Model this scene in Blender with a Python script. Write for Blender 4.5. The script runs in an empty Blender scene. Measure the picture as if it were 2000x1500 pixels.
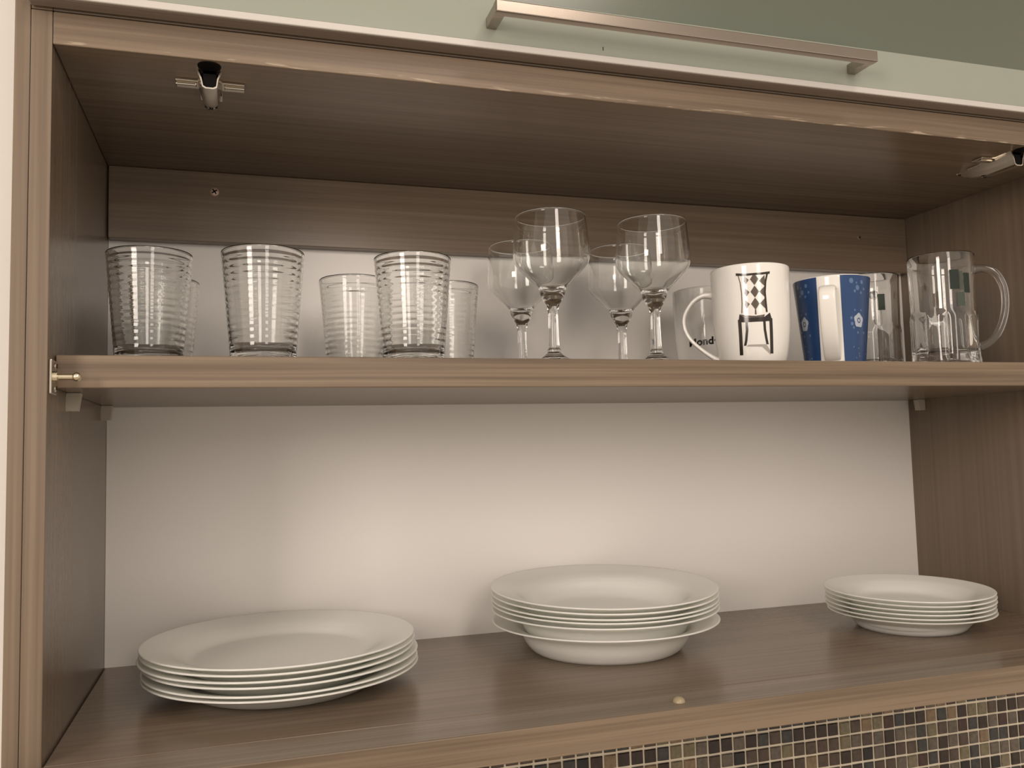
import bpy, bmesh, math, random
from mathutils import Vector, Matrix

random.seed(7)
PI = math.pi
scene = bpy.context.scene
COL = scene.collection

# ------------------------------------------------------------------ camera
# units: metres.  x = along the cabinet, y = into the wall, z = up; the front
# inner lower left corner of the open cabinet is the origin.
CAM = Vector((0.1292, -0.6762, 0.2088))
FWD = Vector((0.297476, 0.951715, 0.0756037))
RGT = Vector((0.954734, -0.29640, -0.025161))
UPV = Vector((0.00154, -0.07967, 0.99682))
cd = bpy.data.cameras.new('camera')
cam = bpy.data.objects.new('camera', cd)
COL.objects.link(cam)
cd.sensor_fit = 'HORIZONTAL'
cd.sensor_width = 36.0
cd.lens = 1681.3856 / 2000 * 36.0
cd.shift_x = 10.55 / 2000
cd.shift_y = 0.0002
cd.clip_start = 0.01
RGT = (RGT - FWD * RGT.dot(FWD)).normalized()
UPV = RGT.cross(FWD).normalized()
m = Matrix((RGT, UPV, -FWD)).transposed().to_4x4()
m.translation = CAM
cam.matrix_world = m
scene.camera = cam

# ------------------------------------------------------------------ world, lights, exposure
scene.view_settings.view_transform = 'Standard'
scene.view_settings.look = 'None'
scene.view_settings.gamma = 1.0
scene.view_settings.use_curve_mapping = False
scene.view_settings.exposure = 0.0
scene.cycles.max_bounces = 20
scene.cycles.transmission_bounces = 20
scene.cycles.transparent_max_bounces = 16
scene.cycles.glossy_bounces = 8
scene.cycles.diffuse_bounces = 12

w = bpy.data.worlds.new('world')
scene.world = w
w.use_nodes = True
w.node_tree.nodes['Background'].inputs[0].default_value = (1.0, 0.88, 0.77, 1)
w.node_tree.nodes['Background'].inputs[1].default_value = 0.85


def area(name, loc, target, sx, sy, power, col):
    ld = bpy.data.lights.new(name, 'AREA')
    ld.shape = 'RECTANGLE'
    ld.size = sx
    ld.size_y = sy
    ld.energy = power
    ld.color = col
    o = bpy.data.objects.new(name, ld)
    COL.objects.link(o)
    o.location = loc
    d = (Vector(target) - Vector(loc)).normalized()
    o.rotation_euler = d.to_track_quat('-Z', 'Y').to_euler()
    return o


WARM = (1.0, 0.87, 0.765)
area('window_light', (-1.05, -1.42, 0.66), (0.3, 0.2, 0.3), 0.45, 0.72, 16.5, WARM)
area('room_lamp', (0.42, -1.50, 0.80), (0.5, 0.2, 0.2), 0.26, 0.76, 5.5, WARM)
area('ceiling_lamp', (0.75, -1.05, 1.395), (0.75, -0.6, 0.0), 0.34, 0.34, 7.0, WARM)

# ------------------------------------------------------------------ dimensions
W, H, D = 1.0094, 0.5123, 0.2894        # clear opening of the lower cabinet
T = 0.0248                              # board thickness
RAIL_Y, RAIL_Z = 0.2742, 0.4362         # front and lower edge of the hanging rail
ZS, ZB, YS = 0.2868, 0.2620, 0.0243     # middle board: top, underside, front
LIP = 0.0458                            # front strip of the bottom panel
SPLIT = -0.0141
WALL_Y = 0.3010
CEIL_Z, FLOOR_Z = 1.41, -1.42


# ------------------------------------------------------------------ materials
def mat(name):
    m_ = bpy.data.materials.new(name)
    m_.use_nodes = True
    nt = m_.node_tree
    return m_, nt, nt.nodes['Principled BSDF']


def simple(name, col, rough=0.5, metal=0.0, spec=0.5, coat=0.0):
    m_, nt, b = mat(name)
    b.inputs['Base Color'].default_value = (*col, 1)
    b.inputs['Roughness'].default_value = rough
    b.inputs['Metallic'].default_value = metal
    b.inputs['Specular IOR Level'].default_value = spec
    b.inputs['Coat Weight'].default_value = coat
    b.inputs['Coat Roughness'].default_value = 0.08
    return m_


def wood(name, axis, dark=(0.132, 0.096, 0.066), light=(0.222, 0.166, 0.116), rough=0.27, wear=None, fine=0.36, ramp=(0.33, 0.66)):
    """printed wood-grain laminate, lines running along one axis (object space)"""
    m_, nt, b = mat(name)
    N, L = nt.nodes, nt.links
    tc = N.new('ShaderNodeTexCoord')

    def layer(along, across, detail, seed):
        mp = N.new('ShaderNodeMapping')
        s = [across] * 3
        s['xyz'.index(axis)] = along
        mp.inputs['Scale'].default_value = s
        mp.inputs['Location'].default_value = (seed, seed * 1.7, seed * 0.6)
        L.new(tc.outputs['Object'], mp.inputs['Vector'])
        n_ = N.new('ShaderNodeTexNoise')
        n_.inputs['Scale'].default_value = 1.0
        n_.inputs['Detail'].default_value = detail
        n_.inputs['Roughness'].default_value = 0.6
        L.new(mp.outputs[0], n_.inputs['Vector'])
        return n_.outputs['Fac']

    a = layer(1.6, 150.0, 3.0, 3.1)       # bands of 5 to 8 mm
    c = layer(5.0, 520.0, 2.0, 8.3)       # fine pores
    e = layer(0.9, 22.0, 2.0, 1.3)        # broad tone
    mx = N.new('ShaderNodeMix')
    mx.inputs[0].default_value = fine
    L.new(a, mx.inputs[2])
    L.new(c, mx.inputs[3])
    mx2 = N.new('ShaderNodeMix')
    mx2.inputs[0].default_value = 0.25
    L.new(mx.outputs[0], mx2.inputs[2])
    L.new(e, mx2.inputs[3])
    cr = N.new('ShaderNodeValToRGB')
    cr.color_ramp.elements[0].position = ramp[0]
    cr.color_ramp.elements[0].color = (*dark, 1)
    cr.color_ramp.elements[1].position = ramp[1]
    cr.color_ramp.elements[1].color = (*light, 1)
    L.new(mx2.outputs[0], cr.inputs[0])
    out = cr.outputs[0]
    if wear is not None:                  # chipped edge banding along the lower front edge
        sep = N.new('ShaderNodeSeparateXYZ')
        L.new(tc.outputs['Object'], sep.inputs[0])
        lt = N.new('ShaderNodeMapRange')
        lt.inputs['From Min'].default_value = wear + 0.0050
        lt.inputs['From Max'].default_value = wear + 0.0022
        L.new(sep.outputs['Z'], lt.inputs['Value'])
        mp = N.new('ShaderNodeMapping')
        mp.inputs['Scale'].default_value = (34, 0, 420)
        L.new(tc.outputs['Object'], mp.inputs['Vector'])
        n_ = N.new('ShaderNodeTexNoise')
        n_.inputs['Scale'].default_value = 1.0
        n_.inputs['Detail'].default_value = 3.0
        L.new(mp.outputs[0], n_.inputs['Vector'])
        st = N.new('ShaderNodeMapRange')
        st.inputs['From Min'].default_value = 0.56
        st.inputs['From Max'].default_value = 0.63
        L.new(n_.outputs['Fac'], st.inputs['Value'])
        mu = N.new('ShaderNodeMath')
        mu.operation = 'MULTIPLY'
        L.new(lt.outputs[0], mu.inputs[0])
        L.new(st.outputs[0], mu.inputs[1])
        fy_ = N.new('ShaderNodeMapRange')      # only the front face
        fy_.inputs['From Min'].default_value = 0.0016
        fy_.inputs['From Max'].default_value = 0.0008
        L.new(sep.outputs['Y'], fy_.inputs['Value'])
        mu2 = N.new('ShaderNodeMath')
        mu2.operation = 'MULTIPLY'
        L.new(mu.outputs[0], mu2.inputs[0])
        L.new(fy_.outputs[0], mu2.inputs[1])
        mw = N.new('ShaderNodeMix')
        mw.data_type = 'RGBA'
        L.new(mu2.outputs[0], mw.inputs[0])
        L.new(out, mw.inputs[6])
        mw.inputs[7].default_value = (0.36, 0.295, 0.215, 1)
        out = mw.outputs[2]
    L.new(out, b.inputs['Base Color'])
    b.inputs['Roughness'].default_value = rough
    b.inputs['Specular IOR Level'].default_value = 0.45
    bp = N.new('ShaderNodeBump')
    bp.inputs['Strength'].default_value = 0.015
    bp.inputs['Distance'].default_value = 0.0004
    L.new(c, bp.inputs['Height'])
    L.new(bp.outputs[0], b.inputs['Normal'])
    return m_


def paint(name, col, rough, var=0.03, scale=6.0, bump=0.0):
    m_, nt, b = mat(name)
    N, L = nt.nodes, nt.links
    tc = N.new('ShaderNodeTexCoord')
    n_ = N.new('ShaderNodeTexNoise')
    n_.inputs['Scale'].default_value = scale
    n_.inputs['Detail'].default_value = 4
    L.new(tc.outputs['Object'], n_.inputs['Vector'])
    cr = N.new('ShaderNodeValToRGB')
    cr.color_ramp.elements[0].position = 0.3
    cr.color_ramp.elements[1].position = 0.7
    cr.color_ramp.elements[0].color = (*[c * (1 - var) for c in col], 1)
    cr.color_ramp.elements[1].color = (*[min(1, c * (1 + var)) for c in col], 1)
    L.new(n_.outputs['Fac'], cr.inputs[0])
    L.new(cr.outputs[0], b.inputs['Base Color'])
    b.inputs['Roughness'].default_value = rough
    if bump:
        bp = N.new('ShaderNodeBump')
        bp.inputs['Strength'].default_value = bump
        bp.inputs['Distance'].default_value = 0.001
        n2 = N.new('ShaderNodeTexNoise')
        n2.inputs['Scale'].default_value = 160
        L.new(tc.outputs['Object'], n2.inputs['Vector'])
        L.new(n2.outputs['Fac'], bp.inputs['Height'])
        L.new(bp.outputs[0], b.inputs['Normal'])
    return m_


def glass(name, col=(0.985, 0.992, 0.985), ior=1.48, rough=0.0):
    m_, nt, b = mat(name)
    b.inputs['Base Color'].default_value = (*col, 1)
    b.inputs['Transmission Weight'].default_value = 1.0
    b.inputs['IOR'].default_value = ior
    b.inputs['Roughness'].default_value = rough
    return m_


def stone(name, c1, c2, rough=0.3):
    m_, nt, b = mat(name)
    N, L = nt.nodes, nt.links
    tc = N.new('ShaderNodeTexCoord')
    oi = N.new('ShaderNodeObjectInfo')
    ad = N.new('ShaderNodeVectorMath')
    ad.operation = 'MULTIPLY_ADD'
    ad.inputs[1].default_value = (9, 9, 9)
    ad.inputs[2].default_value = (0, 0, 0)
    L.new(oi.outputs['Random'], ad.inputs[0])
    ad2 = N.new('ShaderNodeVectorMath')
    L.new(tc.outputs['Object'], ad2.inputs[0])
    L.new(ad.outputs[0], ad2.inputs[1])
    n_ = N.new('ShaderNodeTexNoise')
    n_.inputs['Scale'].default_value = 170
    n_.inputs['Detail'].default_value = 5
    n_.inputs['Roughness'].default_value = 0.65
    L.new(ad2.outputs[0], n_.inputs['Vector'])
    cr = N.new('ShaderNodeValToRGB')
    cr.color_ramp.elements[0].position = 0.35
    cr.color_ramp.elements[1].position = 0.75
    cr.color_ramp.elements[0].color = (*[q * 0.8 for q in c1], 1)
    cr.color_ramp.elements[1].color = (*[q * 0.86 for q in c2], 1)
    L.new(n_.outputs['Fac'], cr.inputs[0])
    L.new(cr.outputs[0], b.inputs['Base Color'])
    b.inputs['Roughness'].default_value = rough
    return m_


WOOD_X = wood('wood_laminate_horizontal', 'x')
WOOD_Z = wood('wood_laminate_vertical', 'z', (0.152, 0.114, 0.082), (0.202, 0.152, 0.110), fine=0.15)
WOOD_TOP = wood('wood_edge_band_chipped', 'x', (0.128, 0.091, 0.061), (0.236, 0.175, 0.122), 0.4, wear=H, fine=0.22, ramp=(0.38, 0.60))
EDGE_X = wood('wood_edge_band_horizontal', 'x', (0.118, 0.083, 0.054), (0.232, 0.171, 0.116), 0.4, fine=0.15, ramp=(0.40, 0.58))
EDGE_Z = wood('wood_edge_band_vertical', 'z', (0.125, 0.090, 0.061), (0.235, 0.176, 0.124), 0.4, fine=0.25)
STRIPW = wood('wood_laminate_front_strip', 'x', (0.120, 0.090, 0.064), (0.262, 0.204, 0.150), 0.27, fine=0.22)
BACK = paint('white_back_board', (0.86, 0.835, 0.80), 0.30, 0.012, 3.0)
WALLP = paint('white_wall_paint', (0.86, 0.84, 0.81), 0.8, 0.02, 5.0, 0.08)
CEILP = paint('ceiling_paint', (0.62, 0.63, 0.60), 0.85, 0.02)
FLOORM = paint('floor_tile', (0.62, 0.56, 0.48), 0.4, 0.06)
GROUT = paint('cream_grout', (0.78, 0.70, 0.56), 0.85, 0.08, 60.0, 0.2)
EDGE = simple('white_door_edge', (0.56, 0.54, 0.505), 0.4)
MINT = simple('mint_glass_over_rail', (0.31, 0.335, 0.285), 0.10, 0, 0.5)
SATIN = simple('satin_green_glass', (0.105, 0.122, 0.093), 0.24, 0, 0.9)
NICKEL = simple('brushed_nickel', (0.40, 0.345, 0.295), 0.22, 1.0)
STEEL = simple('nickel_plated_steel', (0.62, 0.57, 0.49), 0.24, 1.0)
BRASSY = simple('pale_brass', (0.74, 0.66, 0.50), 0.25, 1.0)
RECESS_SHADE = simple('recess_shade', (0.006, 0.005, 0.005), 0.7, 0, 0.1)  # near-black that paints the shade in the hinge channel, notch and screw recesses
PEG = simple('clear_grey_plastic', (0.46, 0.42, 0.35), 0.35)
BUMP = simple('translucent_bumper', (0.36, 0.30, 0.19), 0.3)
OPAL, _nt, _b = mat('white_opal_glass')
_b.inputs['Base Color'].default_value = (0.975, 0.965, 0.945, 1)
_b.inputs['Roughness'].default_value = 0.16
_tl = _nt.nodes.new('ShaderNodeBsdfTranslucent')
_tl.inputs['Color'].default_value = (0.965, 0.99, 0.96, 1)
_ms = _nt.nodes.new('ShaderNodeMixShader')
_ms.inputs[0].default_value = 0.34
_nt.links.new(_b.outputs[0], _ms.inputs[1])
_nt.links.new(_tl.outputs[0], _ms.inputs[2])
_nt.links.new(_ms.outputs[0], _nt.nodes['Material Output'].inputs['Surface'])
PORC = simple('white_porcelain', (0.82, 0.81, 0.775), 0.10, 0, 0.5)
BLACKP = simple('black_print', (0.022, 0.016, 0.011), 0.14)
GREYP = simple('grey_print', (0.10, 0.083, 0.066), 0.14)
PALEP = simple('pale_grey_print', (0.40, 0.375, 0.345), 0.14)
BLUEP = simple('blue_print', (0.018, 0.056, 0.165), 0.12)
FLOW1 = simple('pale_flower_print', (0.42, 0.47, 0.55), 0.14)
FLOW2 = simple('mid_blue_print', (0.10, 0.18, 0.33), 0.14)
GLASS = glass('clear_glass')
LOGO = simple('grey_green_label_print', (0.026, 0.036, 0.031), 0.6, 0, 0.2)
LOGO2 = simple('pale_green_label_print', (0.070, 0.086, 0.070), 0.6, 0, 0.2)

TILES = [stone('tile_' + n_, a, b) for n_, a, b in (
    ('dark_brown', (0.030, 0.019, 0.015), (0.060, 0.040, 0.031)),
    ('brown', (0.075, 0.050, 0.038), (0.130, 0.092, 0.070)),
    ('slate', (0.034, 0.036, 0.036), (0.080, 0.080, 0.075)),
    ('grey_brown', (0.115, 0.095, 0.075), (0.200, 0.170, 0.135)),
    ('tan', (0.210, 0.145, 0.085), (0.330, 0.240, 0.150)),
    ('olive', (0.170, 0.145, 0.085), (0.270, 0.235, 0.150)),
    ('black', (0.012, 0.010, 0.011), (0.030, 0.026, 0.026)),
    ('maroon', (0.050, 0.024, 0.019), (0.095, 0.050, 0.040)))]


# ------------------------------------------------------------------ mesh helpers
def link(name, me, m_, parent=None):
    o = bpy.data.objects.new(name, me)
    if m_ is not None and len(me.materials) == 0:
        me.materials.append(m_)
    COL.objects.link(o)
    if parent is not None:
        o.parent = parent
    return o


def from_bm(name, bm, m_, parent=None, smooth=False):
    me = bpy.data.meshes.new(name)
    bmesh.ops.recalc_face_normals(bm, faces=bm.faces)
    bm.to_mesh(me)
    bm.free()
    if smooth:
        me.shade_smooth()
    return link(name, me, m_, parent)


def edge_band(o, m_):
    """give the faces that look out of the cabinet front their own edge banding"""
    o.data.materials.append(m_)
    for p in o.data.polygons:
        if p.normal.y < -0.5:
            p.material_index = 1
    return o


def bm_box(bm, x0, x1, y0, y1, z0, z1, bev=0.0):
    r = bmesh.ops.create_cube(bm, size=1.0)
    vs = r['verts']
    for v in vs:
        v.co = Vector(((x0 + x1) / 2 + v.co.x * (x1 - x0), (y0 + y1) / 2 + v.co.y * (y1 - y0), (z0 + z1) / 2 + v.co.z * (z1 - z0)))
    if bev:
        es = list({e for v in vs for e in v.link_edges})
        bmesh.ops.bevel(bm, geom=es, offset=bev, segments=2, affect='EDGES', profile=0.5)


def box(name, x0, x1, y0, y1, z0, z1, m_, parent=None, bev=0.0006):
    bm = bmesh.new()
    bm_box(bm, x0, x1, y0, y1, z0, z1, bev)
    return from_bm(name, bm, m_, parent)


def empty(name, loc, label, cat, group=None, rz=0.0):
    o = bpy.data.objects.new(name, None)
    o.empty_display_size = 0.02
    COL.objects.link(o)
    o.location = loc
    o.rotation_euler = (0, 0, rz)
    tag(o, label, cat, group)
    return o


def tag(o, label, cat, group=None):
    o['label'] = label
    o['category'] = cat
    if group:
        o['group'] = group


def struct(o):
    o['kind'] = 'structure'
    return o


def smooth_by_angle(me, ang):
    me.shade_smooth()
    try:
        me.set_sharp_from_angle(angle=ang)
    except Exception:
        pass


def lathe(name, prof, m_, parent=None, seg=72, rmod=None, ang=None):
    """surface of revolution of a list of (r, z); r == 0 makes a pole"""
    verts, faces, rings = [], [], []
    for (r, z) in prof:
        if r < 1e-6:
            rings.append([len(verts)])
            verts.append((0, 0, z))
        else:
            ring = []
            for k in range(seg):
                a = 2 * PI * k / seg
                rr = rmod(a, r, z) if rmod else r
                ring.append(len(verts))
                verts.append((rr * math.cos(a), rr * math.sin(a), z))
            rings.append(ring)
    for A, B in zip(rings[:-1], rings[1:]):
        for k in range(seg):
            k2 = (k + 1) % seg
            if len(A) == 1 and len(B) == 1:
                continue
            if len(A) == 1:
                faces.append((A[0], B[k2], B[k]))
            elif len(B) == 1:
                faces.append((A[k], A[k2], B[0]))
            else:
                faces.append((A[k], A[k2], B[k2], B[k]))
    me = bpy.data.meshes.new(name)
    me.from_pydata(verts, [], faces)
    me.validate()
    if ang:
        smooth_by_angle(me, ang)
    else:
        me.shade_smooth()
    return link(name, me, m_, parent)


def flip(o):
    bm = bmesh.new()
    bm.from_mesh(o.data)
    bmesh.ops.reverse_faces(bm, faces=bm.faces)
    bm.to_mesh(o.data)
    bm.free()


def fix_normals(o):
    bm = bmesh.new()
    bm.from_mesh(o.data)
    bmesh.ops.recalc_face_normals(bm, faces=bm.faces)
    bm.to_mesh(o.data)
    bm.free()


def spline(pts, n=8):
    """Catmull-Rom through points of any dimension"""
    P = [Vector(p) for p in pts]
    out = []
    for i in range(len(P) - 1):
        p0 = P[max(i - 1, 0)]
        p1, p2 = P[i], P[i + 1]
        p3 = P[min(i + 2, len(P) - 1)]
        for k in range(n):
            t = k / n
            out.append(0.5 * ((2 * p1) + (p2 - p0) * t + (2 * p0 - 5 * p1 + 4 * p2 - p3) * t * t + (3 * p1 - p0 - 3 * p2 + p3) * t ** 3))
    out.append(P[-1])
    return out


def sweep(name, path, side, wide, thick, m_, parent=None, seg=20, pw=2.0, closed_ends=True):
    """sweep a superellipse section along a path; side = the section's wide axis"""
    P = [Vector(p) for p in path]
    S = Vector(side).normalized()
    n = len(P)
    verts, faces = [], []
    for i in range(n):
        t = (P[min(i + 1, n - 1)] - P[max(i - 1, 0)]).normalized()
        nn = S.cross(t).normalized()
        s2 = t.cross(nn).normalized()
        wv = wide(i / (n - 1)) if callable(wide) else wide
        tv = thick(i / (n - 1)) if callable(thick) else thick
        for k in range(seg):
            a = 2 * PI * k / seg
            ca, sa = math.cos(a), math.sin(a)
            ca = math.copysign(abs(ca) ** (2 / pw), ca)
            sa = math.copysign(abs(sa) ** (2 / pw), sa)
            verts.append(P[i] + s2 * (ca * wv / 2) + nn * (sa * tv / 2))
    for i in range(n - 1):
        for k in range(seg):
            k2 = (k + 1) % seg
            faces.append((i * seg + k, i * seg + k2, (i + 1) * seg + k2, (i + 1) * seg + k))
    if closed_ends:
        faces.append(tuple(range(seg))[::-1])
        faces.append(tuple((n - 1) * seg + k for k in range(seg)))
    me = bpy.data.meshes.new(name)
    me.from_pydata([tuple(v) for v in verts], [], faces)
    smooth_by_angle(me, 0.9)
    o = link(name, me, m_, parent)
    fix_normals(o)
    return o


def rfun(prof):
    """outer radius of a profile (list of (r, z) rising in z) as a function of z"""
    def f(z):
        for (r0, z0), (r1, z1) in zip(prof[:-1], prof[1:]):
            if z0 <= z <= z1:
                return r0 + (r1 - r0) * (z - z0) / max(z1 - z0, 1e-9)
        return prof[-1][0] if z > prof[-1][1] else prof[0][0]
    return f


def decal(name, quads, rf, phi0, m_, parent, off=0.00025, step=0.0012, angular=False):
    """thin printed patches lying on a surface of revolution.
    quads: 4 corners (s, z); s = arc length (or angle) from phi0, positive to the viewer's right"""
    verts, faces = [], []
    for q in quads:
        (a, b, c, d) = [Vector(p) for p in q]
        sc = 0.035 if angular else 1.0
        lu = max((b - a).length, (c - d).length) * 1.0
        lu = max(abs(b[0] - a[0]), abs(c[0] - d[0])) * sc + max(abs(b[1] - a[1]), abs(c[1] - d[1]))
        lv = max(abs(d[0] - a[0]), abs(c[0] - b[0])) * sc + max(abs(d[1] - a[1]), abs(c[1] - b[1]))
        nu, nv = max(1, int(lu / step)), max(1, int(lv / step))
        base = len(verts)
        for j in range(nv + 1):
            for i in range(nu + 1):
                u, v = i / nu, j / nv
                p = a * (1 - u) * (1 - v) + b * u * (1 - v) + c * u * v + d * (1 - u) * v
                r = rf(p[1])
                th = phi0 + (p[0] if angular else p[0] / r)
                verts.append(((r + off) * math.cos(th), (r + off) * math.sin(th), p[1]))
        for j in range(nv):
            for i in range(nu):
                k = base + j * (nu + 1) + i
                faces.append((k, k + 1, k + nu + 2, k + nu + 1))
    me = bpy.data.meshes.new(name)
    me.from_pydata(verts, [], faces)
    me.shade_smooth()
    return link(name, me, m_, parent)


def blob(cx, cz, rx, rz, n=10, rot=0.0, wob=0.0, k=5):
    """polygon fan as thin quads for a rounded patch (s, z)"""
    pts = []
    for i in range(n):
        a = 2 * PI * i / n
        w_ = 1 + wob * math.cos(k * a + rot)
        pts.append((cx + rx * w_ * math.cos(a + rot), cz + rz * w_ * math.sin(a + rot)))
    qs = []
    for i in range(0, n, 2):
        qs.append([(cx, cz), pts[i], pts[(i + 1) % n], pts[(i + 2) % n]])
    return qs


def copy_tree(o, parent=None):
    c = o.copy()
    COL.objects.link(c)
    if parent is not None:
        c.parent = parent
    for ch in list(o.children):
        copy_tree(ch, c)
    return c


# ------------------------------------------------------------------ room shell
wb = struct(box('wall_back', -1.6, 2.22, WALL_Y, WALL_Y + 0.10, FLOOR_Z, CEIL_Z, WALLP, bev=0))
wr = struct(box('wall_right', 2.22, 2.32, -1.55, WALL_Y + 0.10, FLOOR_Z, CEIL_Z, WALLP, bev=0))
wl = struct(box('wall_left', -1.7, -1.6, -1.55, WALL_Y + 0.10, FLOOR_Z, CEIL_Z, WALLP, bev=0))
ce = struct(box('ceiling', -1.7, 2.32, -1.65, WALL_Y + 0.10, CEIL_Z, CEIL_Z + 0.1, CEILP, bev=0))
fl = struct(box('floor', -3.5, 4.5, -5.0, WALL_Y + 0.10, FLOOR_Z - 0.1, FLOOR_Z, FLOORM, bev=0))

# ------------------------------------------------------------------ mosaic on the back wall below the cabinet
PITCH_X, PITCH_Z, TS = 0.01749, 0.0186, 0.0148
TX0, TZ0 = 0.7872, -0.1550               # a joint crossing read from the photograph
g = box('grout_bed', -0.0247, 2.2, WALL_Y - 0.0022, WALL_Y, -0.62, -0.0250, GROUT, wb, bev=0)


def tile_verts(s, h, jit=0.0):
    k = s / 2
    q = k * 1.055
    b_ = 0.0010
    v = [(-k, 0, -q), (k, 0, -q), (k, 0, q), (-k, 0, q),
         (-k, -(h - b_), -q), (k, -(h - b_), -q), (k, -(h - b_), q), (-k, -(h - b_), q),
         (-k + b_, -h, -q + b_), (k - b_, -h, -q + b_), (k - b_, -h, q - b_), (-k + b_, -h, q - b_)]
    f = []
    for i in range(4):
        j = (i + 1) % 4
        f.append((i, j, 4 + j, 4 + i))
        f.append((4 + i, 4 + j, 8 + j, 8 + i))
    f.append((8, 9, 10, 11))
    return v, f


tile_mesh = []
for tm in TILES:
    v, f = tile_verts(TS, 0.0036)
    me = bpy.data.meshes.new('tile')
    me.from_pydata(v, [], f)
    me.materials.append(tm)
    tile_mesh.append(me)
weights = [22, 24, 15, 13, 10, 9, 8, 5]
rest = {k: ([], []) for k in range(8)}
tr = random.Random(21)
for row in range(-8, 25):
    zc = TZ0 - (row + 0.5) * PITCH_Z
    for colm in range(-46, 80):
        xc = TX0 + (colm + 0.5) * PITCH_X
        k = tr.choices(range(8), weights)[0]
        if xc < -0.012 or xc > 2.19 or zc > -0.034 or zc < -0.61:
            continue
        # the triangle of wall that shows under the cabinet
        vis = (-1 <= row <= 5) and xc > 0.40 and xc < 1.25 and zc > -0.152 - (xc - 0.40) * 0.150 - 0.006
        if vis:
            o = bpy.data.objects.new('tile', tile_mesh[k])
            COL.objects.link(o)
            o.parent = wb
            o.location = (xc + tr.uniform(-.0003, .0003), WALL_Y - 0.0010 + tr.uniform(-.0004, .0004), zc + tr.uniform(-.0003, .0003))
            o.rotation_euler = (tr.uniform(-.02, .02), tr.uniform(-.015, .015), tr.uniform(-.02, .02))
        else:
            V, F = rest[k]
            v, f = tile_verts(TS, 0.0036)
            b0 = len(V)
            V += [(xc + a, WALL_Y - 0.0010 + b, zc + c) for a, b, c in v]
            F += [tuple(b0 + i for i in q) for q in f]
V, F, MI = [], [], []
for k in range(8):
    b0 = len(V)
    V += rest[k][0]
    F += [tuple(b0 + i for i in q) for q in rest[k][1]]
    MI += [k] * len(rest[k][1])
me = bpy.data.meshes.new('mosaic_field')
me.from_pydata(V, [], F)
for tm in TILES:
    me.materials.append(tm)
me.polygons.foreach_set('material_index', MI)
mo = link('mosaic_field', me, None, wb)
mo['kind'] = 'stuff'

# ------------------------------------------------------------------ lower cabinet
cab = empty('wall_cabinet', (0, 0, 0), 'open doorless wall cabinet in taupe wood grain holding plates and glasses', 'cabinet')
edge_band(box('side_panel', SPLIT, 0, 0, D + 0.004, -0.0242, H + 0.0247, WOOD_Z, cab), EDGE_Z)
edge_band(box('side_panel', W, W + 0.0247, 0, D + 0.004, -0.0242, H + 0.0247, WOOD_Z, cab), EDGE_Z)
edge_band(box('top_panel', 0.0002, W - 0.0002, 0, D + 0.004, H, H + 0.0247, WOOD_X, cab, bev=0.0010), WOOD_TOP)
box('bottom_panel', 0.0012, W - 0.0008, 0.0002, D + 0.004, -0.0242, 0, WOOD_X, cab)
edge_band(box('front_strip', -0.0247, W + 0.0247, -LIP, -0.0002, -0.0242, 0, STRIPW, cab, bev=0.0010), EDGE_X)
edge_band(box('shelf', 0.0008, W - 0.0008, YS, D - 0.001, ZB, ZS, WOOD_X, cab, bev=0.0008), EDGE_X)
box('back_panel', 0.0002, W - 0.0002, D, D + 0.0035, 0, H, BACK, cab, bev=0)
rail = box('hanging_rail', 0.0015, W - 0.0008, RAIL_Y, D - 0.0002, RAIL_Z, H - 0.0003, WOOD_X, cab, bev=0.0008)


def screw(name, loc, normal, r, parent, m_=STEEL):
    """pan head screw with a cross recess, standing on a face with that normal"""
    bm = bmesh.new()
    bmesh.ops.create_uvsphere(bm, u_segments=20, v_segments=8, radius=r)
    bmesh.ops.delete(bm, geom=[v for v in bm.verts if v.co.z < -1e-6], context='VERTS')
    for v in bm.verts:
        v.co.z *= 0.38
    o = from_bm(name, bm, m_, parent, True)
    o.location = loc
    o.rotation_euler = Vector(normal).to_track_quat('Z', 'Y').to_euler()
    bm = bmesh.new()
    for a in (0.6, 0.6 + PI / 2):
        M = Matrix.Rotation(a, 4, 'Z')
        q = [(-.62 * r, -.15 * r), (.62 * r, -.15 * r), (.62 * r, .15 * r), (-.62 * r, .15 * r)]
        lo = [bm.verts.new(M @ Vector((x, y, 0.26 * r))) for x, y in q]
        hi = [bm.verts.new(M @ Vector((x, y, 0.392 * r))) for x, y in q]
        bm.faces.new(hi)
        for i in range(4):
            bm.faces.new((lo[i], lo[(i + 1) % 4], hi[(i + 1) % 4], hi[i]))
    c = from_bm('cross_recess', bm, RECESS_SHADE, o)
    return o


screw('screw', (0.1052, RAIL_Y, 0.4906), (0, -1, 0), 0.0048, rail, simple('zinc_screw_head', (0.62, 0.47, 0.38), 0.4, 0.3))
screw('screw', (0.9306, RAIL_Y, 0.4824), (0, -1, 0), 0.0032, rail, simple('wood_coloured_screw_cap', (0.22, 0.16, 0.115), 0.45))


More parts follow.
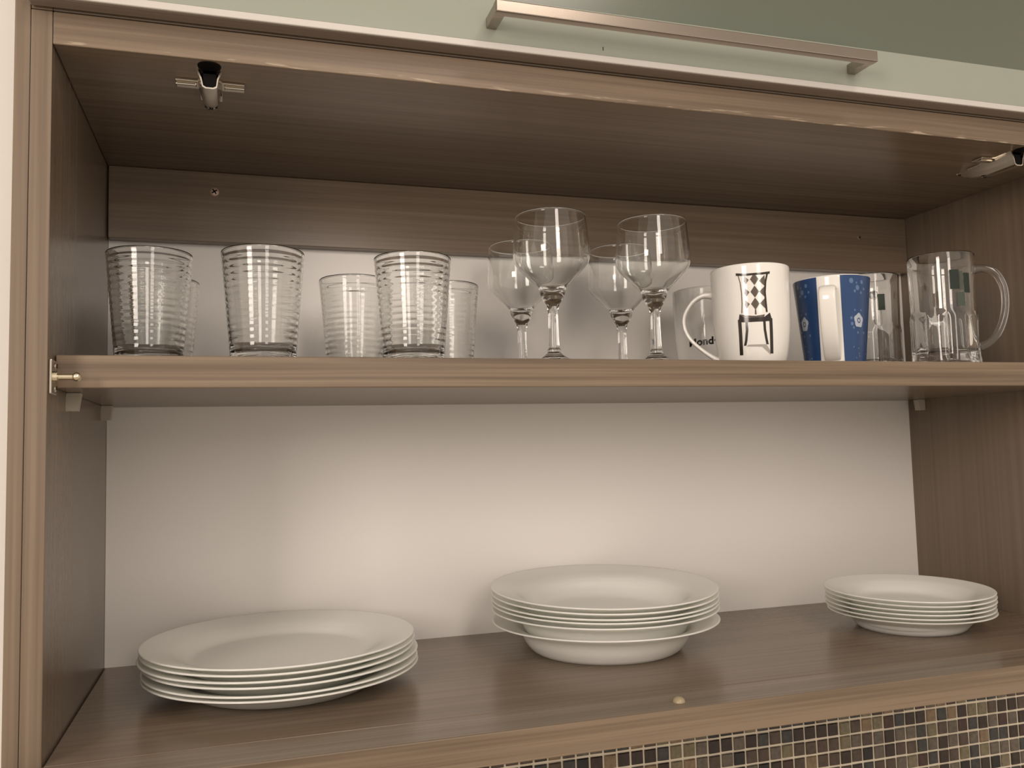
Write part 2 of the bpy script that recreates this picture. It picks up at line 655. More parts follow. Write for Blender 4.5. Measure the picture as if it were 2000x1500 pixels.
def hinge(x, y0, rz):
    """clip-on hinge base left on the underside of the top panel"""
    hp = bpy.data.objects.new('hinge_plate', None)
    # the plate itself is a mesh: two wings joined by a centre pad
    bm = bmesh.new()
    bm_box(bm, -0.0265, -0.0085, 0.037, 0.0515, -0.0022, 0, 0.0006)
    bm_box(bm, 0.0085, 0.0265, 0.037, 0.0515, -0.0022, 0, 0.0006)
    bm_box(bm, -0.0265, -0.0105, 0.0385, 0.0435, -0.0050, -0.0020, 0.0010)
    bm_box(bm, 0.0105, 0.0265, 0.0385, 0.0435, -0.0050, -0.0020, 0.0010)
    bm_box(bm, -0.0090, 0.0090, 0.030, 0.075, -0.0020, 0, 0.0005)
    bpy.data.objects.remove(hp)
    hp = from_bm('hinge_plate', bm, STEEL, cab)
    hp.location = (x, y0, H)
    hp.rotation_euler = (0, 0, rz)
    # folded steel arm: an open channel seen end on, tapering to the rear
    sec = [(-0.0098, 0.0), (-0.0092, -0.0035), (-0.0068, -0.0085), (-0.0055, -0.0145), (-0.0030, -0.0158), (0.0030, -0.0158), (0.0055, -0.0145), (0.0064, -0.0085), (0.0085, -0.0035), (0.0092, 0.0)]
    th = 0.0010
    bm = bmesh.new()
    rows = []
    for (yy, sx, sz) in ((0.016, 1.0, 1.0), (0.050, 1.0, 1.0), (0.072, 0.80, 0.75), (0.086, 0.55, 0.45), (0.090, 0.42, 0.25)):
        out_ = [bm.verts.new((px * sx, yy, pz * sz)) for px, pz in sec]
        in_ = [bm.verts.new((px * sx * 0.88, yy, min(0, pz * sz + th * 1.1))) for px, pz in sec]
        rows.append((out_, in_))
    for (o0, i0), (o1, i1) in zip(rows[:-1], rows[1:]):
        for k in range(len(sec) - 1):
            bm.faces.new((o0[k], o0[k + 1], o1[k + 1], o1[k]))
            bm.faces.new((i0[k + 1], i0[k], i1[k], i1[k + 1]))
    for (oo, ii) in (rows[0], rows[-1]):
        for k in range(len(sec) - 1):
            bm.faces.new((oo[k + 1], oo[k], ii[k], ii[k + 1]))
    arm = from_bm('hinge_arm', bm, STEEL, hp, True)
    smooth_by_angle(arm.data, 0.7)
    # added dark block standing for the shade inside the open channel
    bm = bmesh.new()
    bm_box(bm, -0.0050, 0.0050, 0.018, 0.060, -0.0140, -0.0004, 0)
    bm_box(bm, -0.0085, 0.0085, 0.018, 0.060, -0.0030, -0.0004, 0)
    from_bm('channel_shade_block', bm, RECESS_SHADE, hp)
    # thin dark disc for the shade in a drilled notch at the panel's front edge
    bm = bmesh.new()
    bmesh.ops.create_circle(bm, cap_ends=True, radius=0.0088, segments=24)
    ext = bmesh.ops.extrude_face_region(bm, geom=bm.faces[:])
    for v in [e for e in ext['geom'] if isinstance(e, bmesh.types.BMVert)]:
        v.co.z -= 0.0006
    bmesh.ops.translate(bm, verts=bm.verts, vec=(0, 0.0105, 0))
    from_bm('hole_shade_disc', bm, RECESS_SHADE, hp)
    screw('screw', (0, 0.0600, -0.0135), (0, 0, -1), 0.0034, hp)
    screw('screw', (0, 0.0940, 0), (0, 0, -1), 0.0040, hp, BRASSY)
    return hp


hinge(0.1080, 0.0005, 0.0)
hinge(0.9240, 0.0005, 0.0)

# gas-strut ball stud on the inner face of the left side panel
bm = bmesh.new()
bm_box(bm, 0, 0.0022, 0.0035, 0.0225, 0.2565, 0.2815, 0.0008)
stud = from_bm('stud_plate', bm, STEEL, cab)
for zz in (0.2612, 0.2775):
    screw('screw', (0.0022, 0.0165, zz), (1, 0, 0), 0.0028, stud)
for o in (lathe('stud_pin', [(0, 0), (0.0042, 0), (0.0042, 0.003), (0.0021, 0.0034), (0.0021, 0.0135)], BRASSY, stud, 20, ang=0.6),
          lathe('stud_ball', [(0, 0.0120)] + [(0.0034 * math.sin(a), 0.0154 - 0.0034 * math.cos(a)) for a in [PI * k / 10 for k in range(1, 10)]] + [(0, 0.0188)], BRASSY, stud, 20)):
    o.location = (0.0022, 0.0085, 0.2690)
    o.rotation_euler = (0, PI / 2, 0)


def peg(x, y, s):
    bm = bmesh.new()
    xs = sorted((x, x + s * 0.0105))
    bm_box(bm, xs[0], xs[1], y - 0.0048, y + 0.0048, ZB - 0.0025, ZB - 0.0002, 0.0005)
    # tapered bracket below the platform
    k = 0.0045
    pts = [(0, -0.0145), (0.0085, -0.0145), (0.0102, -0.0025), (0, -0.0025)]
    vs = []
    for yy in (y - k, y + k):
        vs.append([bm.verts.new((x + s * px, yy, ZB + pz)) for px, pz in pts])
    bm.faces.new(vs[0])
    bm.faces.new(vs[1][::-1])
    for i in range(4):
        bm.faces.new((vs[0][i], vs[1][i], vs[1][(i + 1) % 4], vs[0][(i + 1) % 4]))
    return from_bm('shelf_peg', bm, PEG, cab)


peg(0, 0.0740, 1)
peg(0, 0.2540, 1)
peg(W, 0.2640, -1)
peg(W, 0.0740, -1)

bm = bmesh.new()
bmesh.ops.create_uvsphere(bm, u_segments=24, v_segments=12, radius=0.0052)
bmesh.ops.delete(bm, geom=[v for v in bm.verts if v.co.z < -1e-6], context='VERTS')
for v in bm.verts:
    v.co.z *= 0.80
bp_ = from_bm('door_bumper', bm, BUMP, cab, True)
bp_.location = (0.4722, -0.0285, 0.0)

# outer end panel, running up past both cabinets
ep = edge_band(box('end_panel', -0.0247, SPLIT - 0.0003, 0.0002, D + 0.004, -0.0242, 0.93, WOOD_Z), EDGE_Z)
tag(ep, 'tall narrow taupe wood end panel along the outer side of both cabinets', 'panel')

# ------------------------------------------------------------------ upper cabinet
UZ = H + 0.0250
up = empty('wall_cabinet', (0, 0, UZ), 'closed upper wall cabinet with pale green glass door and bar handle', 'cabinet')
u = 0.393
box('side_panel', SPLIT, 0, 0.0004, D + 0.004, 0.0004, u, WOOD_Z, up)
box('side_panel', W, W + 0.0247, 0.0004, D + 0.004, 0.0004, u, WOOD_Z, up)
box('bottom_panel', 0.0001, W - 0.0001, 0.0004, D + 0.004, 0.0004, 0.018, wood('wood_laminate_upper', 'x', (0.12, 0.09, 0.065), (0.19, 0.147, 0.11)), up, bev=0.0008)
box('top_panel', 0.0001, W - 0.0001, 0.0004, D + 0.004, u - 0.018, u, WOOD_X, up)
box('back_panel', 0.0001, W - 0.0001, D, D + 0.004, 0.018, u - 0.018, BACK, up, bev=0)
# the flap door: a framed slab, its white edge strip showing below the glass
DX0, DX1 = SPLIT - 0.0005, W + 0.0227
DZ0, DZ1 = 0.0012, u - 0.002
DOORW = wood('wood_laminate_door_edge', 'x', (0.17, 0.14, 0.115), (0.25, 0.21, 0.175))
bm = bmesh.new()
bm_box(bm, DX0, DX1, -0.0165, -0.0012, DZ0, DZ0 + 0.0440, 0.0016)
bm_box(bm, DX0, DX1, -0.0165, -0.0012, DZ1 - 0.0440, DZ1, 0.0016)
bm_box(bm, DX0, DX0 + 0.044, -0.0165, -0.0012, DZ0 + 0.044, DZ1 - 0.044, 0.0006)
bm_box(bm, DX1 - 0.044, DX1, -0.0165, -0.0012, DZ0 + 0.044, DZ1 - 0.044, 0.0006)
door = from_bm('door', bm, DOORW, up)
for nm, q in (('edge_strip', (DX0, DX1, DZ0 + 0.0003, DZ0 + 0.0062)), ('edge_strip', (DX0, DX1, DZ1 - 0.0062, DZ1 - 0.0003)),
              ('edge_strip', (DX0, DX0 + 0.0060, DZ0 + 0.0064, DZ1 - 0.0064)), ('edge_strip', (DX1 - 0.0060, DX1, DZ0 + 0.0064, DZ1 - 0.0064))):
    box(nm, q[0], q[1], -0.0188, -0.0160, q[2], q[3], EDGE, door, bev=0.0008)
# the glass reads pale where the frame backs it and deep green over the opening
bm = bmesh.new()
GB = 0.0446
for q in ((DX0 + .0061, DX1 - .0061, DZ0 + .0063, DZ0 + GB), (DX0 + .0061, DX1 - .0061, DZ1 - GB, DZ1 - .0063), (DX0 + .0061, DX0 + GB, DZ0 + GB, DZ1 - GB), (DX1 - GB, DX1 - .0061, DZ0 + GB, DZ1 - GB)):
    bm_box(bm, q[0], q[1], -0.0182, -0.0166, q[2], q[3], 0)
gb = from_bm('glass_border', bm, MINT, door)
gb['label'] = 'pale mint border of the glass where the frame backs it'
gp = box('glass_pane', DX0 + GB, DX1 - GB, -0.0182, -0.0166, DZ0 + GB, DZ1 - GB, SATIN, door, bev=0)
bm = bmesh.new()
hz = 0.5602 - UZ
bm_box(bm, 0.3245, 0.6905, -0.0490, -0.0410, hz - 0.0050, hz + 0.0050, 0.0009)
bm_box(bm, 0.3248, 0.3340, -0.0420, -0.0176, hz - 0.0047, hz + 0.0047, 0.0009)
bm_box(bm, 0.6810, 0.6902, -0.0420, -0.0176, hz - 0.0047, hz + 0.0047, 0.0009)
hd = from_bm('handle', bm, NICKEL, door)
sc_ = box('scuff_mark', 0.4290, 0.4300, -0.0184, -0.0181, 0.0118, 0.0150, GREYP, door, bev=0)
sc_['label'] = 'short dark scuff on the pale glass border'


# ------------------------------------------------------------------ plates
def plate_mesh(name, outer, inner, seg=96):
    """outer = lower profile from the foot to the rim, inner = upper profile from the centre to the rim (r, z)"""
    fr = outer[0][0]
    lo = [tuple(v) for v in spline(outer, 6)]
    hi = [(max(0.0, v[0]), v[1]) for v in spline(inner, 6)]
    a, b = Vector(lo[-1]), Vector(hi[-1])
    mid = (a + b) / 2
    outw = Vector((1, 0)) * (b - a).length * 0.42
    rim = [tuple(a.lerp(b, 0.2) + outw * 0.7), tuple(mid + outw), tuple(a.lerp(b, 0.8) + outw * 0.7)]
    under = [(0, 0.0014), (fr - 0.006, 0.0014), (fr - 0.003, 0.0002)]
    o = lathe(name, under + lo + rim + hi[::-1], OPAL, None, seg)
    fix_normals(o)
    return o


def stack(name, outer, inner, spec, labels, group):
    """spec: list of (x, y, z, tilt) from the bottom plate up"""
    proto = plate_mesh(name, outer, inner)
    for i, (x, y, z, tl, ty) in enumerate(spec):
        o = proto
        if i:
            o = proto.copy()
            COL.objects.link(o)
        o.location = (x, y, z)
        o.rotation_euler = (tl, ty, i * 0.7)
        o.rotation_mode = 'XYZ'
        # tilt about world axes, spin about the plate's own axis
        o.rotation_euler = (Matrix.Rotation(tl, 3, 'X') @ Matrix.Rotation(ty, 3, 'Y') @ Matrix.Rotation(i * 0.7, 3, 'Z')).to_euler()
        tag(o, labels[i], 'plate', group)


ORD = ['lowest', 'second from the bottom', 'third from the bottom', 'third from the top', 'second from the top', 'topmost']
dl = ['%s of the six wide flat white dinner plates near the end panel' % ORD[i] if i not in (0, 5) else
      ('lowest white dinner plate, its foot on the bottom board near the end panel' if i == 0 else 'topmost wide flat white dinner plate, its well empty and uncovered') for i in range(6)]
stack('dinner_plate', [(0.0762, 0.0), (0.0800, 0.0012), (0.0880, 0.0055), (0.0970, 0.0101), (0.1100, 0.0142), (0.1212, 0.0173)],
      [(0, .0034), (.040, .0034), (.070, .0034), (.0795, .0042), (.0880, .0085), (.0970, .0126), (.1100, .0163), (.1211, .0189)],
      [(0.1690, 0.1540, 0.0002, 0.000, 0), (0.1688, 0.1550, 0.0040, 0.002, 0.000), (0.1692, 0.1560, 0.0106, 0.004, 0.001),
       (0.1655, 0.1570, 0.0153, 0.005, 0.000), (0.1672, 0.1590, 0.0200, 0.006, 0), (0.1665, 0.1600, 0.0246, 0.006, 0)],
      dl, 'white dinner plates stacked on the bottom board')
sl = ['%s of the deep white soup plates stacked under the wine glasses' % ORD[i] if i not in (0, 5) else
      ('lowest deep white soup plate, its whole bowl side showing' if i == 0 else 'topmost deep white soup plate, looking into its hollow') for i in range(6)]
stack('soup_plate', [(0.0735, 0.0), (0.0780, 0.0030), (0.0835, 0.0100), (0.0878, 0.0185), (0.0925, 0.0228), (0.1030, 0.0266), (0.1172, 0.0308)],
      [(0, .0034), (.030, .0034), (.055, .0036), (.0700, .0052), (.0790, .0115), (.0846, .0200), (.0905, .0248), (.1030, .0285), (.1171, .0324)],
      [(0.4945, 0.1695, 0.0002, 0.000, 0), (0.4940, 0.1688, 0.0126, 0.010, -0.002), (0.4937, 0.1690, 0.0184, 0.018, 0),
       (0.4935, 0.1690, 0.0226, 0.024, 0), (0.4935, 0.1690, 0.0284, 0.032, 0), (0.4932, 0.1690, 0.0340, 0.040, 0)],
      sl, 'white soup plates stacked on the bottom board')
el = ['%s of the six small white dessert plates below the beer mugs' % ORD[i] if i not in (0, 5) else
      ('lowest small white dessert plate, rim jutting beyond those above' if i == 0 else 'topmost small white dessert plate, with the empty well in view') for i in range(6)]
stack('dessert_plate', [(0.0540, 0.0), (0.0575, 0.0025), (0.0630, 0.0090), (0.0700, 0.0136), (0.0780, 0.0166), (0.0863, 0.0190)],
      [(0, .0034), (.025, .0034), (.044, .0034), (.0530, .0050), (.0610, .0108), (.0695, .0157), (.0780, .0184), (.0862, .0206)],
      [(0.8470, 0.1280, 0.0002, 0.000, 0), (0.8428, 0.1250, 0.0054, 0.006, 0), (0.8405, 0.1232, 0.0106, 0.010, 0),
       (0.8400, 0.1215, 0.0154, 0.014, 0), (0.8385, 0.1200, 0.0206, 0.018, 0), (0.8350, 0.1172, 0.0258, 0.020, 0)],
      el, 'white dessert plates stacked on the bottom board')


# ------------------------------------------------------------------ ribbed tumblers
def tumbler(name):
    h, rt, rb = 0.090, 0.0338, 0.0262
    wall = 0.0019
    outer = [(0.0, 0.0012), (rb - 0.006, 0.0010), (rb - 0.0025, 0.0), (rb - 0.0008, 0.0006), (rb, 0.0022)]
    n = 150
    for k in range(1, n + 1):
        z = 0.0022 + (h - 0.0030 - 0.0022) * k / n
        r = rb + (rt - rb) * z / h
        if 0.010 < z < 0.0855:
            r += 0.00026 * (0.5 + 0.5 * math.cos(2 * PI * (z - 0.010) / 0.0054)) - 0.00026
        outer.append((r, z))
    outer += [(rt - 0.0001, h - 0.0014), (rt - 0.0005, h - 0.0004), (rt - 0.0010, h), (rt - 0.0015, h - 0.0004), (rt - wall, h - 0.0014)]
    inner = []
    for k in range(24):
        z = (h - 0.003) - (h - 0.003 - 0.010) * k / 23
        inner.append((rb + (rt - rb) * z / h - wall - (0.0009 * max(0, 1 - (z - 0.010) / 0.02)), z))
    inner += [(rb - 0.0052, 0.0062), (rb - 0.010, 0.0050), (0.0, 0.0048)]
    o = lathe(name, outer + inner, GLASS, None, 80)
    fix_normals(o)
    return o


tb = tumbler('glass_tumbler')
TL = [((0.0595, 0.0800), 'ribbed clear tumbler beside the inner side wall, in the front row'),
      ((0.1490, 0.0575), 'ribbed clear tumbler standing alone between its two neighbours, near the shelf edge'),
      ((0.2747, 0.0560), 'ribbed clear tumbler at the shelf edge, overlapping two more behind it'),
      ((0.0600, 0.2000), 'ribbed clear tumbler almost hidden behind the one beside the side wall'),
      ((0.2372, 0.1600), 'ribbed tumbler against the white back, its shoulder seen before the shelf-edge one'),
      ((0.3320, 0.1740), 'ribbed tumbler against the white back on the wine glass side')]
for i, ((x, y), lab) in enumerate(TL):
    o = tb if i == 0 else tb.copy()
    if i:
        COL.objects.link(o)
    o.location = (x, y, ZS + 0.0002)
    o.rotation_euler = (0, 0, 0.4 * i)
    tag(o, lab, 'glass', 'ribbed tumblers on the middle shelf')


# ------------------------------------------------------------------ wine glasses
def wine_glass(label):
    t = empty('wine_glass', (0, 0, 0), label, 'glass', 'stemmed wine glasses on the middle shelf')
    bo = [(0.0063, 0.0590), (0.0090, 0.0630), (0.0118, 0.0690), (0.0134, 0.0745), (0.0220, 0.0840), (0.0320, 0.0945), (0.0358, 0.1000),
          (0.0370, 0.1070), (0.0366, 0.1150), (0.0356, 0.1290), (0.0344, 0.1435)]
    bo = [tuple(v) for v in spline(bo, 6)]
    rim = [(0.0343, 0.1443), (0.0340, 0.1448), (0.0336, 0.1446), (0.0333, 0.1438)]
    bi = [(0.0333, 0.1435), (0.0345, 0.1290), (0.0355, 0.1150), (0.0358, 0.1070), (0.0346, 0.1004), (0.0308, 0.0952), (0.0208, 0.0855), (0.0118, 0.0768), (0.0060, 0.0732), (0, 0.0722)]
    bi = [(max(0, v[0]), v[1]) for v in spline(bi, 6)]
    b = lathe('bowl', bo + rim + bi[1:], GLASS, t, 80)
    fix_normals(b)
    so = [(0.0066, 0.0130), (0.0066, 0.0158), (0.0056, 0.0168), (0.0053, 0.0230), (0.0049, 0.0400), (0.0050, 0.0520), (0.0063, 0.0590)]
    s = lathe('stem', [tuple(v) for v in spline(so, 5)], GLASS, t, 40)
    fo = [(0, 0.0012), (0.024, 0.0010), (0.0300, 0.0), (0.0318, 0.0006), (0.0320, 0.0016), (0.0300, 0.0026), (0.0220, 0.0044), (0.0140, 0.0070), (0.0090, 0.0102), (0.0066, 0.0130)]
    f_ = lathe('foot', [tuple((max(0, v[0]), v[1])) for v in spline(fo, 4)], GLASS, t, 64)
    # outward normals on the open shells
    for o in (s, f_):
        bm = bmesh.new()
        bm.from_mesh(o.data)
        bm.normal_update()
        bm.faces.ensure_lookup_table()
        sgn = sum((f.normal.x * f.calc_center_median().x + f.normal.y * f.calc_center_median().y) * f.calc_area() for f in bm.faces)
        if sgn < 0:
            bmesh.ops.reverse_faces(bm, faces=bm.faces)
        bm.to_mesh(o.data)
        bm.free()
    bm = bmesh.new()
    bm.from_mesh(b.data)
    bm.normal_update()
    big = max(bm.faces, key=lambda f: f.calc_center_median().xy.length)
    if big.normal.xy.dot(big.calc_center_median().xy) < 0:
        bmesh.ops.reverse_faces(bm, faces=bm.faces)
        bm.to_mesh(b.data)
    bm.free()
    return t


WG = [((0.4171, 0.0900), 'stemmed wine glass in front, nearest the tumblers, with dark knot under the bowl'),
      ((0.5253, 0.0900), 'stemmed wine glass in front, next to the mug with the chair picture'),
      ((0.4265, 0.2130), 'stemmed wine glass behind, peeking out on the tumbler side'),
      ((0.5440, 0.2080), 'stemmed wine glass behind, seen between the two front wine glasses')]
wg = wine_glass(WG[0][1])
for i, ((x, y), lab) in enumerate(WG):
    o = wg if i == 0 else copy_tree(wg)
    o.location = (x, y, ZS + 0.0002)
    o['label'] = lab


# ------------------------------------------------------------------ white mugs
MH = 0.1000
MPROF = [(0.0300, 0.0), (0.0322, 0.0030), (0.0345, 0.0110), (0.0368, 0.0260), (0.0384, 0.0450), (0.0391, 0.0650), (0.0393, 0.0850), (0.0393, MH - 0.0012)]
MPROF = [tuple(v) for v in spline(MPROF, 5)]
MR = rfun(MPROF)


def mug_body(parent, prof, h, wall=0.0032):
    rt = prof[-1][0]
    rb = prof[0][0]
    rim = [(rt - 0.0005, h - 0.0004), (rt - wall / 2, h), (rt - wall + 0.0005, h - 0.0004)]
    inner = [(r - wall, z) for r, z in prof[::-1] if z > 0.010]
    inner += [(inner[-1][0] - 0.004, 0.0062), (inner[-1][0] - 0.010, 0.0050), (0, 0.0050)]
    o = lathe('body', [(0, 0.0018), (rb - 0.005, 0.0018), (rb - 0.003, 0.0)] + prof + rim + inner, PORC, parent, 96)
    fix_normals(o)
    return o


def white_mug(loc, label, hang):
    t = empty('mug', loc, label, 'mug', 'white porcelain mugs')
    mug_body(t, MPROF, MH)
    d = Vector((math.cos(hang), math.sin(hang), 0))
    pts = []
    for (e, z) in ((-0.0020, 0.0762), (0.0090, 0.0765), (0.0200, 0.0700), (0.0285, 0.0570), (0.0295, 0.0440), (0.0245, 0.0310), (0.0140, 0.0190), (0.0040, 0.0105), (-0.0035, 0.0065)):
        pts.append(d * (MR(z) + e) + Vector((0, 0, z)))
    pts = spline(pts, 6)
    sweep('handle', pts, d.cross(Vector((0, 0, 1))), lambda u_: 0.0095 + 0.004 * abs(2 * u_ - 1) ** 3, lambda u_: 0.0040 + 0.0050 * abs(2 * u_ - 1) ** 4, PORC, t, pw=2.6)
    return t


def view_angle(x, y):
    return math.atan2(CAM.y - y, CAM.x - x)


mx_, my_ = 0.6325, 0.0855
va = view_angle(mx_, my_)
mug1 = white_mug((mx_, my_, ZS + 0.0002), 'white mug printed with a black chair with chequered back', va - 1.62)
# ---- the printed chair: s to the right, z up from the mug's foot
pc = va + 0.085          # direction of the picture's middle


def strip_q(pts, wd):
    """quads along a polyline with a width (horizontal)"""
    out = []
    for (a, b) in zip(pts[:-1], pts[1:]):
        out.append([(a[0] - wd / 2, a[1]), (a[0] + wd / 2, a[1]), (b[0] + wd / 2, b[1]), (b[0] - wd / 2, b[1])])
    return out


blk, gry, pal = [], [], []
# top rail, curled ends
blk += [[(-0.0165, 0.0880), (-0.0080, 0.0868), (-0.0080, 0.0890), (-0.0165, 0.0905)],
        [(-0.0080, 0.0868), (0.0080, 0.0872), (0.0080, 0.0893), (-0.0080, 0.0890)],
        [(0.0080, 0.0872), (0.0165, 0.0880), (0.0170, 0.0905), (0.0080, 0.0893)]]
# side edges of the back
rightedge = [(0.0138, 0.0878), (0.0118, 0.0800), (0.0108, 0.0700), (0.0112, 0.0600), (0.0118, 0.0500)]
leftedge = [(-0.0142, 0.0878), (-0.0125, 0.0800), (-0.0116, 0.0700), (-0.0116, 0.0600), (-0.0122, 0.0500)]
blk += strip_q(rightedge, 0.0018)
gry += strip_q(leftedge, 0.0009)
# diamonds
dw, dh = 0.0041, 0.0060
for cx_, cz_ in ((0.0010, 0.0830), (0.0010, 0.0706), (0.0010, 0.0586), (0.0090, 0.0812), (0.0088, 0.0703), (0.0090, 0.0588), (-0.0072, 0.0826), (-0.0070, 0.0704), (-0.0072, 0.0586)):
    if cx_ > 0.005:
        q = [(cx_ - 0.0035, cz_), (cx_ + 0.0020, cz_ - dh * 0.95), (cx_ + 0.0024, cz_), (cx_ + 0.0022, cz_ + dh * 0.95)]
        gry.append(q)
    elif cx_ < -0.005:
        gry.append([(cx_ - 0.0018, cz_ - 0.0010), (cx_, cz_ - dh * 0.7), (cx_ + 0.0030, cz_), (cx_ - 0.0010, cz_ + dh * 0.7)])
    else:
        gry.append([(cx_ - dw, cz_), (cx_, cz_ - dh), (cx_ + dw, cz_), (cx_, cz_ + dh)])
gry.append([(0.0002, 0.0480), (0.0018, 0.0480), (0.0016, 0.0530), (0.0004, 0.0530)])
# seat
blk += [[(-0.0160, 0.0415), (-0.0080, 0.0408), (-0.0090, 0.0450), (-0.0145, 0.0495)],
        [(-0.0080, 0.0408), (0.0080, 0.0408), (0.0090, 0.0452), (-0.0090, 0.0450)],
        [(0.0080, 0.0408), (0.0172, 0.0415), (0.0150, 0.0495), (0.0090, 0.0452)]]
gry += [[(-0.0090, 0.0451), (0.0090, 0.0453), (0.0098, 0.0478), (0.0010, 0.0466)], [(-0.0140, 0.0494), (-0.0090, 0.0451), (0.0010, 0.0466), (-0.0088, 0.0476)]]
# legs
blk += strip_q([(-0.0147, 0.0440), (-0.0143, 0.0300), (-0.0140, 0.0090)], 0.0034)
blk += strip_q([(0.0157, 0.0440), (0.0158, 0.0300), (0.0157, 0.0095)], 0.0033)
blk += strip_q([(-0.0080, 0.0410), (-0.0078, 0.0330), (-0.0090, 0.0230), (-0.0102, 0.0180)], 0.0024)
blk += strip_q([(0.0090, 0.0410), (0.0092, 0.0330), (0.0104, 0.0240), (0.0114, 0.0185)], 0.0024)
pal += [[(-0.0090, 0.0172), (0.0100, 0.0160), (0.0102, 0.0186), (-0.0070, 0.0188)], [(0.0060, 0.0162), (0.0142, 0.0085), (0.0142, 0.0120), (0.0106, 0.0180)]]
pr = decal('chair_print', blk, MR, pc, BLACKP, mug1)
decal('chair_print', gry, MR, pc, GREYP, mug1, off=0.0002)
decal('chair_print', pal, MR, pc, PALEP, mug1, off=0.00022)

rx_, ry_ = 0.6515, 0.2030
vb = view_angle(rx_, ry_)
mug2 = white_mug((rx_, ry_, ZS + 0.0002), 'white mug with black lettering, mostly hidden behind the chair mug', vb + 2.6)
# lettering, bent round the mug
fc = bpy.data.curves.new('lettering', 'FONT')
fc.body = 'Monde'
fc.size = 0.0118
fc.offset = 0.00045
fc.space_character = 1.04
fo_ = bpy.data.objects.new('lettering', fc)
COL.objects.link(fo_)
bpy.context.view_layer.update()
me = bpy.data.meshes.new_from_object(fo_.evaluated_get(bpy.context.evaluated_depsgraph_get()))
bpy.data.objects.remove(fo_)
bm = bmesh.new()
bm.from_mesh(me)
bmesh.ops.triangulate(bm, faces=bm.faces)
for v in bm.verts:
    z = 0.0325 + v.co.y * 0.95 + v.co.x * 0.06
    th = vb + (v.co.x - 0.0228) / MR(z)
    r = MR(z) + 0.0003
    v.co = Vector((r * math.cos(th), r * math.sin(th), z))
from_bm('lettering', bm, BLACKP, mug2)
bpy.data.meshes.remove(me)

# ------------------------------------------------------------------ blue mug
BX, BY, BH = 0.7358, 0.0905, 0.0932
BPROF = [(0.0285, 0.0), (0.0302, 0.0014), (0.0307, 0.0060), (0.0348, 0.0500), (0.0388, BH - 0.0014)]
BPROF = [BPROF[0], BPROF[1]] + [tuple(v) for v in spline(BPROF[2:], 14)]
BR = rfun(BPROF)
vc = view_angle(BX, BY)
blue = empty('mug', (BX, BY, ZS + 0.0002), 'blue flowered mug with a white stripe behind its strap handle', 'mug')
mug_body(blue, BPROF, BH)
hc = vc - 0.070
d = Vector((math.cos(hc), math.sin(hc), 0))
pts = [d * (BR(z) + e) + Vector((0, 0, z)) for e, z in ((-0.002, 0.0790), (0.0080, 0.0790), (0.0180, 0.0760), (0.0225, 0.0680), (0.0215, 0.0540), (0.0180, 0.0380), (0.0125, 0.0240), (0.0060, 0.0140), (0.0010, 0.0085), (-0.0025, 0.0065))]
sweep('handle', spline(pts, 6), d.cross(Vector((0, 0, 1))), 0.0162, 0.0052, PORC, blue, seg=24, pw=3.2)
# blue glaze all round but for the stripe of constant width
quads = []
nz = 12
z0, z1 = 0.0012, BH - 0.0012
for k in range(nz):
    za, zb_ = z0 + (z1 - z0) * k / nz, z0 + (z1 - z0) * (k + 1) / nz
    aa, ab = 0.0116 / BR(za), 0.0116 / BR(zb_)
    quads.append([(aa, za), (2 * PI - aa, za), (2 * PI - ab, zb_), (ab, zb_)])
decal('blue_glaze', quads, BR, hc, BLUEP, blue, off=0.00018, angular=True)
fr_ = random.Random(5)
for sgn in (-1, 1):
    fl1, fl2, ring = [], [], []
    s0 = sgn * 0.87 * 0.0346
    fl1 += blob(s0, 0.0455, 0.0058, 0.0072, 20, 0.3, 0.10, 5)
    for (ds, zz, rr) in ((-0.0090, 0.0480, 0.0014), (-0.0085, 0.0420, 0.0016), (-0.0068, 0.0380, 0.0011), (0.0072, 0.0330, 0.0012), (-0.0020, 0.0330, 0.0011),
                         (0.0035, 0.0560, 0.0010), (-0.0045, 0.0560, 0.0010), (0.0, 0.0790, 0.0024), (0.0060, 0.0850, 0.0018), (-0.0070, 0.0860, 0.0024), (-0.0035, 0.0755, 0.0013), (0.0045, 0.0740, 0.0013), (0.0090, 0.0780, 0.0012), (-0.0010, 0.0840, 0.0010)):
        fl2 += blob(s0 + ds, zz, rr, rr * 1.2, 8, fr_.random())
    for k in range(6):
        fl2 += blob(s0 + fr_.uniform(-.008, .012), fr_.uniform(.006, .024), 0.0007, 0.0009, 8)
    for k in range(10):
        a, b = 2 * PI * k / 10, 2 * PI * (k + 1) / 10
        r0, r1 = 0.0014, 0.0023
        ring.append([(s0 + r0 * math.cos(a), 0.0455 + 1.25 * r0 * math.sin(a)), (s0 + r1 * math.cos(a), 0.0455 + 1.25 * r1 * math.sin(a)), (s0 + r1 * math.cos(b), 0.0455 + 1.25 * r1 * math.sin(b)), (s0 + r0 * math.cos(b), 0.0455 + 1.25 * r0 * math.sin(b))])
    decal('flower_print', fl1, BR, hc, FLOW1, blue, off=0.00032)
    sm = decal('small_flower_print', fl2, BR, hc, FLOW2, blue, off=0.00034)
    sm['kind'] = 'stuff'
    decal('flower_centre_print', ring, BR, hc, BLUEP, blue, off=0.00042)


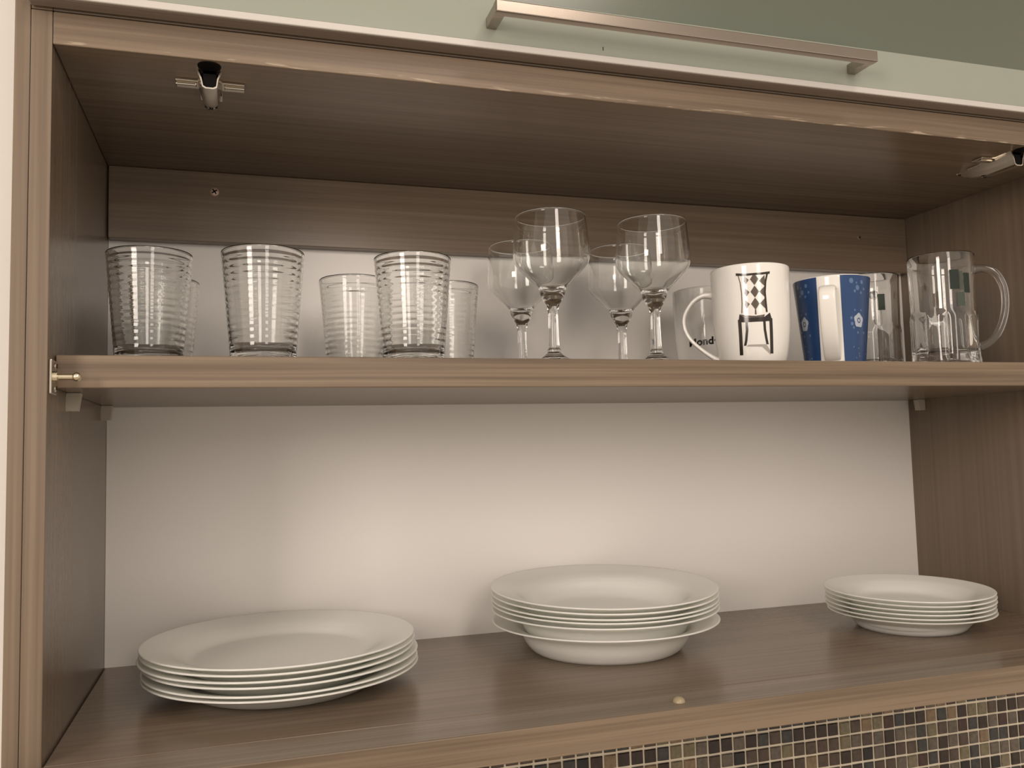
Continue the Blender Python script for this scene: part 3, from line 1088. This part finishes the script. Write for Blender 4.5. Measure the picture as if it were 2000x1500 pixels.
# ------------------------------------------------------------------ glass beer mugs
def beer_mug(label):
    t = empty('beer_mug', (0, 0, 0), label, 'mug', 'glass beer mugs with handles')
    h = 0.1190
    nf = 10

    def rm(a, r, z):
        # flutes pressed into the lower half, feet between them
        if r < 0.0298 or z > 0.057:
            return r
        k = 1.0 if z < 0.050 else max(0.0, (0.057 - z) / 0.007)
        if z < 0.006:
            k *= 0.55
        return r + k * 0.0024 * (abs(math.cos(nf * a / 2)) ** 0.6 - 0.75)
    out = [(0, 0.0048), (0.0200, 0.0046), (0.0275, 0.0030), (0.0300, 0.0), (0.0328, 0.0002), (0.0339, 0.0016), (0.0338, 0.0050), (0.0330, 0.0090)]
    out += [(0.0328, 0.0090 + 0.041 * k / 14) for k in range(1, 15)]
    out += [(0.0329, 0.0520), (0.0327, 0.0545), (0.0322, 0.0572), (0.0321, 0.0600), (0.0326, 0.0850), (0.0332, 0.1100), (0.0334, h - 0.0016), (0.0331, h - 0.0004), (0.0324, h), (0.0317, h - 0.0004), (0.0313, h - 0.0016)]
    inn = [(0.0310, 0.1100), (0.0303, 0.0850), (0.0297, 0.0600), (0.0290, 0.0400), (0.0282, 0.0200), (0.0262, 0.0140), (0.0200, 0.0118), (0, 0.0112)]
    inn = [tuple((max(0, v[0]), v[1])) for v in spline(inn, 4)]
    b = lathe('body', out + inn, GLASS, t, 160, rm)
    fix_normals(b)
    d = Vector((1, 0, 0))
    pts = [Vector((0.0318 + e, 0, z)) for e, z in ((0.0006, 0.1020), (0.0100, 0.1020), (0.0200, 0.0960), (0.0265, 0.0820), (0.0275, 0.0640), (0.0245, 0.0460), (0.0175, 0.0300), (0.0090, 0.0215), (0.0010, 0.0180))]
    sweep('handle', spline(pts, 6), (0, 1, 0), 0.0115, lambda u_: 0.0075 + 0.003 * abs(2 * u_ - 1) ** 4, GLASS, t, seg=24, pw=2.4)
    return t


BRF = rfun([(0.0321, 0.0600), (0.0326, 0.0850), (0.0332, 0.1100), (0.0334, 0.1180)])
b1x, b1y = 0.8594, 0.0660
vd = view_angle(b1x, b1y)
bm1 = beer_mug('clear glass beer mug in front, with square green print and handle beside the side wall')
bm2 = copy_tree(bm1)
bm2['label'] = 'clear glass beer mug behind, half hidden by the blue flowered mug'
for (o, x, y, hang, po) in ((bm1, b1x, b1y, vd + PI / 2 + 0.10, 0.0), (bm2, 0.8610, 0.1790, view_angle(0.861, 0.179) + 3.0, 0.0)):
    o.location = (x, y, ZS + 0.0002)
    o.rotation_euler = (0, 0, hang)
    p0 = view_angle(x, y) - hang + po
    sq = [[(0.0080, 0.0780), (0.0175, 0.0780), (0.0175, 0.0985), (0.0080, 0.0985)], [(0.0225, 0.0740), (0.0300, 0.0740), (0.0300, 0.0950), (0.0225, 0.0950)]]
    sq2 = [[(0.0145, 0.0600), (0.0230, 0.0600), (0.0230, 0.0745), (0.0145, 0.0745)], [(0.0183, 0.0770), (0.0215, 0.0770), (0.0215, 0.0970), (0.0183, 0.0970)]]
    if o is bm2:                           # only one small square of its print shows
        decal('label_print', [[(0.0085, 0.0740), (0.0165, 0.0740), (0.0165, 0.0930), (0.0085, 0.0930)]], BRF, p0, LOGO2, o, off=0.0003)
        continue
    decal('label_print', sq, BRF, p0, LOGO, o, off=0.0003)
    decal('label_print', sq2, BRF, p0, LOGO2, o, off=0.0003)
